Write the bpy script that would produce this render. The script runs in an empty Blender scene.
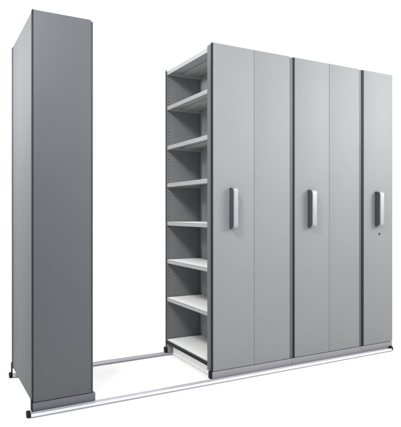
import bpy, bmesh, math, random
from mathutils import Vector, Matrix
random.seed(4)
S = bpy.context.scene
COL = S.collection

# ------------------------------------------------------------------ camera fit
F = 506.6; PX = 200.5; HY = 212.3
TH = math.radians(28.4)
FW = Vector((math.sin(TH), math.cos(TH), 0)); RT = Vector((math.cos(TH), -math.sin(TH), 0))
D0 = 2.772; L0 = -0.919; CAMZ = 1.112
CAM = -D0 * FW - L0 * RT
def X(px, y=0.0):
    """world x of the point of the plane Y=y that is seen in photo column px"""
    u = (px - PX) / F
    a = RT - u * FW
    return (a.dot(CAM) - a.y * y) / a.x

# ------------------------------------------------------------------ materials
def paint(name, col, rough=0.45, spec=0.4, metal=0.0, speck=0.035, bump=0.02, scale=900.0, wave=0):
    m = bpy.data.materials.new(name); m.use_nodes = True
    nt = m.node_tree; b = nt.nodes['Principled BSDF']
    tc = nt.nodes.new('ShaderNodeTexCoord')
    n1 = nt.nodes.new('ShaderNodeTexNoise'); n1.inputs['Scale'].default_value = scale; n1.inputs['Detail'].default_value = 2
    n2 = nt.nodes.new('ShaderNodeTexNoise'); n2.inputs['Scale'].default_value = 2.3; n2.inputs['Detail'].default_value = 5
    nt.links.new(tc.outputs['Object'], n1.inputs['Vector']); nt.links.new(tc.outputs['Object'], n2.inputs['Vector'])
    add = nt.nodes.new('ShaderNodeMath'); add.operation = 'ADD'
    nt.links.new(n1.outputs['Fac'], add.inputs[0]); nt.links.new(n2.outputs['Fac'], add.inputs[1])
    mr = nt.nodes.new('ShaderNodeMapRange')
    mr.inputs['From Min'].default_value = 0.6; mr.inputs['From Max'].default_value = 1.4
    mr.inputs['To Min'].default_value = 1 - speck; mr.inputs['To Max'].default_value = 1 + speck
    nt.links.new(add.outputs[0], mr.inputs['Value'])
    vm = nt.nodes.new('ShaderNodeVectorMath'); vm.operation = 'SCALE'
    vm.inputs[0].default_value = col; nt.links.new(mr.outputs[0], vm.inputs['Scale'])
    nt.links.new(vm.outputs[0], b.inputs['Base Color'])
    mr2 = nt.nodes.new('ShaderNodeMapRange')
    mr2.inputs['From Min'].default_value = 0.3; mr2.inputs['From Max'].default_value = 0.7
    mr2.inputs['To Min'].default_value = rough - 0.04; mr2.inputs['To Max'].default_value = rough + 0.04
    nt.links.new(n2.outputs['Fac'], mr2.inputs['Value']); nt.links.new(mr2.outputs[0], b.inputs['Roughness'])
    b.inputs['Metallic'].default_value = metal
    b.inputs['Specular IOR Level'].default_value = spec
    if bump:
        bp = nt.nodes.new('ShaderNodeBump'); bp.inputs['Strength'].default_value = bump; bp.inputs['Distance'].default_value = 0.001
        nt.links.new(n1.outputs['Fac'], bp.inputs['Height']); nt.links.new(bp.outputs[0], b.inputs['Normal'])
        if wave:                                   # sheet steel is never dead flat
            n3 = nt.nodes.new('ShaderNodeTexNoise'); n3.inputs['Scale'].default_value = 1.7; n3.inputs['Detail'].default_value = 1
            nt.links.new(tc.outputs['Object'], n3.inputs['Vector'])
            b2 = nt.nodes.new('ShaderNodeBump'); b2.inputs['Strength'].default_value = 0.5; b2.inputs['Distance'].default_value = 0.02
            nt.links.new(n3.outputs['Fac'], b2.inputs['Height']); nt.links.new(b2.outputs[0], bp.inputs['Normal'])
    return m
M = {}
M['light'] = paint('light_grey_powder_coat', (0.167, 0.174, 0.179), 0.6, 0.28, wave=1)
M['dark'] = paint('dark_grey_shaded_coat', (0.066, 0.070, 0.077), 0.52, 0.3, wave=1)  # left front's weaker reflection put into the colour; gap uprights share it
M['frame'] = paint('frame_grey_powder_coat', (0.102, 0.107, 0.112), 0.55, 0.2)
M['inner'] = paint('inner_grey_powder_coat', (0.135, 0.141, 0.147), 0.55, 0.2)
M['divider'] = paint('divider_grey_powder_coat', (0.31, 0.32, 0.33), 0.5, 0.3)
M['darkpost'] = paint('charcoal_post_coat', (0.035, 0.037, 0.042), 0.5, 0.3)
M['darkplinth'] = paint('shaded_violet_grey_plinth', (0.088, 0.088, 0.104), 0.5, 0.4)  # same plinth, the left one's shade put into the colour
M['railedge'] = paint('shaded_rail_side', (0.22, 0.22, 0.24), 0.5, 0.3, bump=0.0)  # side shading of the rail put into a duller colour
M['back'] = paint('pale_grey_sheet', (0.098, 0.103, 0.105), 0.6, 0.1)
M['plinth'] = paint('violet_grey_plinth', (0.178, 0.177, 0.195), 0.5, 0.4)
M['white'] = paint('lit_white_enamel', (0.84, 0.845, 0.83), 0.45, 0.3)  # whitened enamel: light on shelf tops and gap strips put into the colour
M['shelf'] = paint('shaded_shelf_enamel', (0.27, 0.275, 0.278), 0.42, 0.4)  # same steel as the tops, shade of edges and undersides put in
M['rubber'] = paint('black_rubber', (0.007, 0.007, 0.010), 0.6, 0.15)
M['seal'] = paint('dark_edge_seal', (0.013, 0.0135, 0.016), 0.6, 0.12)
M['hole'] = paint('punched_slot_dark', (0.085, 0.088, 0.094), 0.7, 0.1)
M['grip'] = paint('satin_silver', (0.245, 0.252, 0.26), 0.42, 0.4, metal=0.3, bump=0.0)
M['core'] = paint('charcoal_plastic', (0.044, 0.047, 0.053), 0.5, 0.3)
M['rail'] = paint('pale_aluminium', (0.46, 0.46, 0.49), 0.38, 0.5, metal=0.5, bump=0.0)
M['floor'] = paint('white_floor_paint', (0.90, 0.90, 0.90), 0.6, 0.1, speck=0.01)

# ------------------------------------------------------------------ mesh helpers
class MB:
    def __init__(self): self.bm = bmesh.new()
    def box(self, x0, x1, y0, y1, z0, z1, bev=0.0, seg=2, mi=0):
        r = bmesh.ops.create_cube(self.bm, size=1.0)
        vs = r['verts']
        bmesh.ops.scale(self.bm, vec=(x1 - x0, y1 - y0, z1 - z0), verts=vs)
        bmesh.ops.translate(self.bm, vec=((x0 + x1) / 2, (y0 + y1) / 2, (z0 + z1) / 2), verts=vs)
        fs = {f for v in vs for f in v.link_faces}
        for f in fs: f.material_index = mi
        if bev:
            es = list({e for v in vs for e in v.link_edges})
            r = bmesh.ops.bevel(self.bm, geom=es, offset=bev, segments=seg, profile=0.5, affect='EDGES')
            for f in r['faces']: f.material_index = mi
        return self
    def prism_x(self, pts, x0, x1, bev=0.0, seg=2, mi=0):
        """closed outline in (y, z) pushed from x0 to x1"""
        a = [self.bm.verts.new((x0, y, z)) for y, z in pts]
        b = [self.bm.verts.new((x1, y, z)) for y, z in pts]
        n = len(pts); fs = [self.bm.faces.new(a), self.bm.faces.new(b[::-1])]
        for i in range(n):
            fs.append(self.bm.faces.new((a[i], b[i], b[(i + 1) % n], a[(i + 1) % n])))
        for f in fs: f.material_index = mi
        bmesh.ops.recalc_face_normals(self.bm, faces=fs)
        if bev:
            es = [e for e in {e for f in fs[:2] for e in f.edges}]
            bmesh.ops.bevel(self.bm, geom=es, offset=bev, segments=seg, profile=0.5, affect='EDGES')
        return self
    def cyl(self, c, r, depth, axis='Y', n=24, r2=None):
        rot = {'Y': Matrix.Rotation(math.pi / 2, 3, 'X'), 'X': Matrix.Rotation(math.pi / 2, 3, 'Y'), 'Z': Matrix.Identity(3)}[axis]
        bmesh.ops.create_cone(self.bm, cap_ends=True, segments=n, radius1=r, radius2=r if r2 is None else r2, depth=depth,
                              matrix=Matrix.Translation(c) @ rot.to_4x4())
        return self
    def build(self, name, mats, parent=None):
        me = bpy.data.meshes.new(name)
        bmesh.ops.recalc_face_normals(self.bm, faces=self.bm.faces)
        self.bm.to_mesh(me); self.bm.free()
        if not isinstance(mats, (list, tuple)): mats = [mats]
        for m in mats: me.materials.append(m)
        for p in me.polygons: p.use_smooth = True
        try: me.set_sharp_from_angle(angle=math.radians(40))
        except Exception: pass
        o = bpy.data.objects.new(name, me); COL.objects.link(o)
        if parent:
            o.parent = parent
            # shapes are written in world coordinates; the root sits at the thing's base
            r = parent
            while r.parent: r = r.parent
            if r.type == 'EMPTY' and parent is r:
                me.transform(Matrix.Translation(-r.location))
            elif r.type == 'EMPTY':
                me.transform(Matrix.Translation(-r.location))
        return o
def thing(name, label, cat, loc, group=None):
    o = bpy.data.objects.new(name, None); COL.objects.link(o)
    o.location = loc; o.empty_display_size = 0.1
    o['label'] = label; o['category'] = cat
    if group: o['group'] = group
    return o

# ------------------------------------------------------------------ dimensions
ZT = CAMZ + 203.1 / 182.75            # panel top
ZB = 0.068                            # panel bottom / plinth top
ZR = 0.020                            # rail top
YB = 0.742                            # rear face
PT = 0.022                            # panel thickness
UP = 0.048                            # upright depth
SHELF_Z = [1.096, .8215, .514, .222, -.075, -.37, -.665, -.992]
SHELF_Z = [CAMZ + z for z in SHELF_Z]

def upright(root, x0, x1, y0, y1, zt=ZT - 0.004, mat='frame', slots=None):
    m = MB().box(x0, x1, y0, y1, ZB - 0.004, zt, 0.0025, 2)
    return m.build('upright', M[mat], root)

def handle(root, x0, x1, z0, z1):
    h = MB()
    # charcoal body standing off the panel, the grip wraps its front
    d = 0.050
    h.prism_x([(-0.0, z0 - .004), (-0.0, z1 + .004), (-0.012, z1 + .003), (-d + .012, z1 - .006), (-d + .004, z1 - .016),
               (-d + .004, z0 + .016), (-d + .012, z0 + .006), (-0.012, z0 - .003)], x0, x1, 0.0025, 2)
    ob = h.build('handle', M['core'], root)
    g = MB()
    w0, w1 = x0 - 0.0015, x1 + 0.0015
    out = []; inn = []
    def arc(cy, cz, r, a0, a1, n=7):
        return [(cy + r * math.cos(math.radians(a0 + (a1 - a0) * i / n)), cz + r * math.sin(math.radians(a0 + (a1 - a0) * i / n))) for i in range(n + 1)]
    R_, r_ = 0.026, 0.017
    cy = -d - .004 + R_
    out = [(-0.004, z1 + .006), (cy, z1 + .006 - .001)] + arc(cy, z1 + .005 - R_, R_, 90, 180) + arc(cy, z0 - .005 + R_, R_, 180, 270) + [(-0.004, z0 - .006)]
    inn = [(-0.004, z0 + .001), (cy, z0 + .003)] + arc(cy, z0 - .005 + R_, r_, 270, 180) + arc(cy, z1 + .005 - R_, r_, 180, 90) + [(-0.004, z1 - .001)]
    # the strap as quads between the outer and the inner line
    inn = inn[::-1]; n = min(len(out), len(inn))
    va = [[g.bm.verts.new((w, y, z)) for y, z in out[:n]] for w in (w0, w1)]
    vb = [[g.bm.verts.new((w, y, z)) for y, z in inn[:n]] for w in (w0, w1)]
    for i in range(n - 1):
        g.bm.faces.new((va[0][i], va[1][i], va[1][i + 1], va[0][i + 1]))
        g.bm.faces.new((vb[0][i], vb[0][i + 1], vb[1][i + 1], vb[1][i]))
        g.bm.faces.new((va[0][i], va[0][i + 1], vb[0][i + 1], vb[0][i]))
        g.bm.faces.new((va[1][i], vb[1][i], vb[1][i + 1], va[1][i + 1]))
    for i in (0, n - 1):
        g.bm.faces.new((va[0][i], vb[0][i], vb[1][i], va[1][i]))
    bmesh.ops.recalc_face_normals(g.bm, faces=g.bm.faces)
    bmesh.ops.bevel(g.bm, geom=[e for e in g.bm.edges if len(e.link_faces) == 2 and e.calc_face_angle(0) > 1.2], offset=0.0038, segments=3, affect='EDGES')
    g.build('grip', M['grip'], ob)
    p = MB().box(x0 - .004, x1 + .004, -0.0030, -0.0004, z0 - .006, z1 + .004, 0.001, 1)  # dark rim past the body also stands in for the handle's shadow
    p.build('shadow_back_plate', M['core'], ob)
    return ob

def shelf(root, x0, x1, y0, y1, z, edge=0.027, mat='shelf', lip='x0'):
    """folded steel shelf: a tray with lips all round, hollow from below"""
    m = MB(); t = 0.003
    m.box(x0, x1, y0, y1, z - t, z, 0.001, 1)
    m.box(x0 + .0004, x0 + .010, y0 + .0006, y1 - .0006, z - edge, z - t - .0002, 0.0015, 2)
    m.box(x1 - .010, x1 - .0004, y0 + .0006, y1 - .0006, z - edge, z - t - .0002, 0.0015, 2)
    m.box(x0 + .0105, x1 - .0105, y0 + .0006, y0 + .004, z - edge, z - t - .0002)
    m.box(x0 + .0105, x1 - .0105, y1 - .004, y1 - .0006, z - edge, z - t - .0002)
    xm = (x0 + x1) / 2
    m.box(xm - .03, xm + .03, y0 + .005, y1 - .005, z - .014, z - t - .0002, 0.002, 1)   # stiffening channel
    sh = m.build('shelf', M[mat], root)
    MB().box(x0 + .002, x1 - .002, y0 + .002, y1 - .002, z + .0003, z + .002, 0.0006, 1).build('lit_top', M['white'], sh)  # added sheet: light falling on the shelf top put into a whiter colour
    return sh

def front(root, x0, x1, seams, mat, z0=ZB + 0.002):
    """steel front of one carriage: leaves side by side with a hairline joint"""
    xs = [x0] + seams + [x1]
    for a, b in zip(xs[:-1], xs[1:]):
        g0 = 0.0 if a == x0 else 0.0008
        g1 = 0.0 if b == x1 else 0.0008
        MB().box(a + g0, b - g1, 0.0, PT, z0, ZT, 0.0022, 3).build('front_panel', M[mat], root)

def plinth(root, x0, x1, y=-0.004, mat='plinth'):
    MB().box(x0, x1, y, 0.030, ZR + 0.002, ZB - 0.001, 0.0015, 2).build('plinth', M[mat], root)

def slot_panel(root, x0, x1, y0, y1, mat, cols, side=-1):
    """end wall of the frame with its columns of punched slots"""
    m = MB().box(x0, x1, y0, y1, ZB, ZT - .012)
    for cx in cols:
        z = 0.12
        while z < ZT - .06:
            m.box(cx - .005, cx + .005, y0 - .0012, y0 - .0002, z, z + .0075, mi=1)
            z += 0.0265
    return m.build('end_panel', [M[mat], M['hole']], root)

# ------------------------------------------------------------------ left cabinet (front with shade put into its paint, pale back sheet)
xl, xr = X(32.2), X(93.2)
pr = X(91.2)
t = thing('shelving_carriage', 'shade-toned grey single carriage standing apart at the left end, tall plain front without handle',
          'mobile shelving', (xl, 0, 0))
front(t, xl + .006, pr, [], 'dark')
MB().box(xl, xl + .0055, -.0005, PT + .012, ZB, ZT + .0015, 0.001, 1).build('edge_seal', M['seal'], t)
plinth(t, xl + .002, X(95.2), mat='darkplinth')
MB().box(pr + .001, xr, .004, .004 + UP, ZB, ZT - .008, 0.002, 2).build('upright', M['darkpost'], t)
MB().box(xl + .002, xl + .012, PT + .013, YB - .03, ZB, ZT - .003, 0.0015, 2).build('back_panel', M['back'], t)
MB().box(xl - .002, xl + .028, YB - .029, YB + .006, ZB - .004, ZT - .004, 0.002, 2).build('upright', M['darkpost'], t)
MB().box(xr - .03, xr, YB - .045, YB, ZB - .004, ZT - .008, 0.002, 2).build('upright', M['frame'], t)
slot_panel(t, xl + .0285, xr - .0305, YB - .012, YB - .004, 'inner', [xr - .045])
MB().box(xl + .0125, xr - .002, PT + .032, YB - .046, ZT - .016, ZT - .013, 0.001, 1).build('top_panel', M['shelf'], t)
for z in SHELF_Z[1:]:
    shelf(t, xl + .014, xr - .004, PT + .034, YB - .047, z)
MB().box(xl + .055, xl + .070, .034, YB - .04, 0.004, ZB - .002, 0.001, 1).build('gap_brightener', M['white'], t)  # added white strip, keeps the gap under the carriage bright
MB().box(xr - .022, xr - .006, .05, YB - .05, 0.026, ZB - .002, 0.001, 1).build('gap_brightener', M['white'], t)
MB().box(xl - .004, xl + .0015, -.002, .030, ZR + .003, ZB + .012, 0.0015, 2).build('bumper', M['rubber'], t)
MB().box(xl - .006, xl + .0015, YB - .02, YB + .012, ZR + .003, ZB + .03, 0.0015, 2).build('bumper', M['rubber'], t)

# ------------------------------------------------------------------ carriages with handles
HZ0, HZ1 = CAMZ - 0.106, CAMZ + 0.160
def carriage(label, px_left, px_panel, px_right, px_seams, px_handle, open_left, single=False, lock=False, base_right=None, base_left=None):
    x0, x1 = X(px_left), X(px_right)
    t = thing('shelving_carriage', label, 'mobile shelving', (x0, 0, 0), 'handled carriages pushed together on the rails')
    front(t, X(px_panel), x1, [X(p) for p in px_seams], 'light')
    s0 = x0 if open_left else X(px_panel) - (0.0155 if not single else 0.0235)
    MB().box(s0 + .0004, X(px_panel) - .0004, .0015 if open_left else .004, PT - .001, ZB + .002, ZT - .001).build('edge_seal', M['seal'], t)
    if not open_left:
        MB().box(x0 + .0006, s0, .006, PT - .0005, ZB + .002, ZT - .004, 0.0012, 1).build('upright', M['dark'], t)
    plinth(t, base_left if base_left else x0 + .0004, base_right if base_right else x1 - .007)
    # uprights
    u0 = x0 + .001
    upright(t, u0, u0 + .032, PT + .0005, PT + UP)
    upright(t, u0, u0 + .006, YB - .017, YB, mat='darkpost' if open_left else 'frame')
    e1 = x1 - .012 if not single else x1 - .004
    upright(t, e1 - .032, e1, PT + .0005, PT + UP)
    upright(t, e1 - .032, e1, YB - .042, YB)
    if single:
        slot_panel(t, u0 + .0065, e1 - .0325, YB - .012, YB - .004, 'inner', [u0 + .03])
        MB().box(e1 - .010, e1 - .001, PT + UP + .001, YB - .0425, ZB, ZT - .006, 0.0015, 2).build('back_panel', M['light'], t)
        mid = e1 - .011
    else:
        mid = X(200.5, YB - .01) if open_left else (x0 + x1) / 2
        slot_panel(t, u0 + .0065, mid - .0005, YB - .012, YB - .004, 'inner', [X(168.8, YB - .012) if open_left else u0 + .03, mid - .020])
        slot_panel(t, mid + .0085, e1 - .0325, YB - .012, YB - .004, 'inner', [e1 - .05])
        MB().box(mid, mid + .008, PT + .001, YB - .004, ZB, ZT - .03).build('divider_panel', M['divider'], t)
    # inner face of the front end
    MB().box(u0 + .0325, e1 - .0325, PT + .002, PT + .010, ZB, ZT - .01).build('end_panel', M['inner'], t)
    if open_left:
        ztop = SHELF_Z[0]
        for i, z in enumerate(SHELF_Z):
            low = i == len(SHELF_Z) - 1
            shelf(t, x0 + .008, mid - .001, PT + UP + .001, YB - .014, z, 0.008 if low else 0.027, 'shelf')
        MB().box(x0 + .004, x0 + .020, PT + UP + .002, YB - .0175, SHELF_Z[-1] - .031, SHELF_Z[-1] - .0085, 0.001, 1).build('kick_strip', M['seal'], t)
        MB().box(x0 + .050, x0 + .064, .032, YB - .036, 0.004, SHELF_Z[-1] - .0315, 0.001, 1).build('gap_brightener', M['white'], t)  # added white strip in place of the dark gap under the bottom shelf
        MB().box(x0 - .014, x0 - .0002, .000, .028, ZR + .004, ZB + .002, 0.002, 2).build('bumper', M['rubber'], t)
        MB().box(x0 - .012, x0 + .0035, YB - .034, YB + .004, ZR + .003, ZB - .005, 0.002, 2).build('bumper', M['rubber'], t)
        MB().box(x0 + .0075, x0 + .10, YB - .034, YB + .002, ZR + .003, SHELF_Z[-1] - .032, 0.001, 1).build('base_foot', M['plinth'], t)
    else:
        MB().box(x0 + .012, e1 - .012, PT + UP + .001, YB - .043, ZT - .04, ZT - .036).build('top_panel', M['shelf'], t)
        MB().box(x0 + .012, e1 - .012, .04, YB - .01, .03, ZB - .006).build('base_frame', M['plinth'], t)
    a, b = X(px_handle[0]), X(px_handle[1])
    handle(t, a, b, HZ0, HZ1)
    if lock:
        lx, lz = X(379.3), CAMZ - 0.172
        lk = MB().cyl((lx, -.003, lz), .0075, .006, 'Y', 20, .0068).build('lock', M['core'], t)
        k = MB().cyl((lx, -.0068, lz), .0048, .0012, 'Y', 16)
        k.build('keyhole', M['seal'], lk)
    return t

carriage('light grey double carriage with an open side of eight white shelves facing the aisle', 212.2, 213.25, 289.9, [254.2], (229.9, 234.0), True,
         base_right=X(291.3))
carriage('light grey double carriage in the middle, between the open-sided carriage and the narrow one', 290.3, 294.9, 359.2, [329.3], (308.0, 312.2), False,
         base_left=X(291.3) + .002, base_right=X(361.0))
carriage('narrow light grey single carriage at the right end, small round lock under its handle', 359.5, 363.9, 392.4, [], (375.2, 379.0), False,
         single=True, lock=True, base_left=X(361.0) + .002)

# ------------------------------------------------------------------ rails
def rail(label, xa, xb, y0, y1):
    t = thing('floor_rail', label, 'floor rail', (xa, (y0 + y1) / 2, 0), 'floor rails under the shelving')
    h = ZR; w = y1 - y0; c = (y0 + y1) / 2
    m = MB()
    # low extrusion: sloped shoulders, flat crown, shallow groove
    prof = [(y0, 0.0006), (y0, h * .45), (y0 + w * .16, h), (c - w * .13, h), (c - w * .11, h * .8), (c + w * .11, h * .8), (c + w * .13, h),
            (y1 - w * .16, h), (y1, h * .45), (y1, 0.0006)]
    m.prism_x(prof, xa, xb)
    for f in m.bm.faces:
        n = f.normal; c_ = f.calc_center_median()
        if abs(n.x) < .5 and (c_.z < h * .5 or abs(c_.y - c) < w * .115 and abs(n.z) < .9): f.material_index = 1
    m.build('track', [M['rail'], M['railedge']], t)
    for s, xe in ((-1, xa), (1, xb)):
        e = MB().cyl((xe + s * .011, c, .0178), .0175, .020, 'X', 24)
        e.box(xe + s * .011 - .0085, xe + s * .011 + .0085, y0 + .008, y1 - .008, .0012, .026, .004, 3)
        e.build('end_cap', M['rubber'], t)
rail('pale metal floor rail running along the front of all the carriages', X(31.0, -.03), X(391.5, -.03), -.040, .018)
rail('pale metal floor rail behind, crossing the empty aisle under the rear of the carriages', X(12.2, YB), X(392.4, 0) - .01, YB - .036, YB + .022)

# ------------------------------------------------------------------ floor
fb = MB(); fb.box(-60, 60, -60, 60, -.05, 0.0)
fl = fb.build('floor', M['floor']); fl['kind'] = 'structure'

# ------------------------------------------------------------------ studio light
w = bpy.data.worlds.new('World'); S.world = w; w.use_nodes = True
nt = w.node_tree; bg = nt.nodes['Background']
tc = nt.nodes.new('ShaderNodeTexCoord'); sx = nt.nodes.new('ShaderNodeSeparateXYZ')
nt.links.new(tc.outputs['Generated'], sx.inputs[0])
mr = nt.nodes.new('ShaderNodeMapRange'); mr.interpolation_type = 'SMOOTHSTEP'
mr.inputs['From Min'].default_value = 0.35; mr.inputs['From Max'].default_value = 0.95
mr.inputs['To Min'].default_value = 1.05; mr.inputs['To Max'].default_value = 2.1
nt.links.new(sx.outputs['Z'], mr.inputs['Value']); nt.links.new(mr.outputs[0], bg.inputs['Strength'])
bg.inputs['Color'].default_value = (1, 1, 1, 1)

def lamp(name, loc, target, size, power, col=(1, 1, 1), spread=180):
    l = bpy.data.lights.new(name, 'AREA'); l.shape = 'DISK'; l.size = size; l.energy = power; l.color = col
    l.spread = math.radians(spread)
    o = bpy.data.objects.new(name, l); COL.objects.link(o); o.location = loc
    o.rotation_euler = (Vector(target) - Vector(loc)).to_track_quat('-Z', 'Y').to_euler()
    return o
lamp('softbox_lamp', (4.7, -2.5, 2.8), (2.55, 0, 2.0), 2.0, 44, (1, .995, .98), 75)
lamp('key_lamp', (-.9, -1.6, 3.3), (1.35, .5, 1.2), 0.7, 19, spread=70)
lamp('rim_lamp', (-1.5, .75, 2.4), (0, .4, 1.75), 0.6, 25, spread=100)

# ------------------------------------------------------------------ camera and view
cd = bpy.data.cameras.new('camera'); co = bpy.data.objects.new('camera', cd); COL.objects.link(co)
cd.sensor_fit = 'HORIZONTAL'; cd.sensor_width = 36; cd.lens = 36 * F / 401
cd.shift_y = -(213.5 - HY) / 401
cd.clip_start = 0.05; cd.clip_end = 500
co.location = (CAM.x, CAM.y, CAMZ)
co.rotation_euler = (math.pi / 2, 0, -TH)
S.camera = co
S.view_settings.view_transform = 'Standard'; S.view_settings.look = 'None'
S.view_settings.exposure = 0; S.view_settings.gamma = 1
S.render.engine = 'CYCLES'
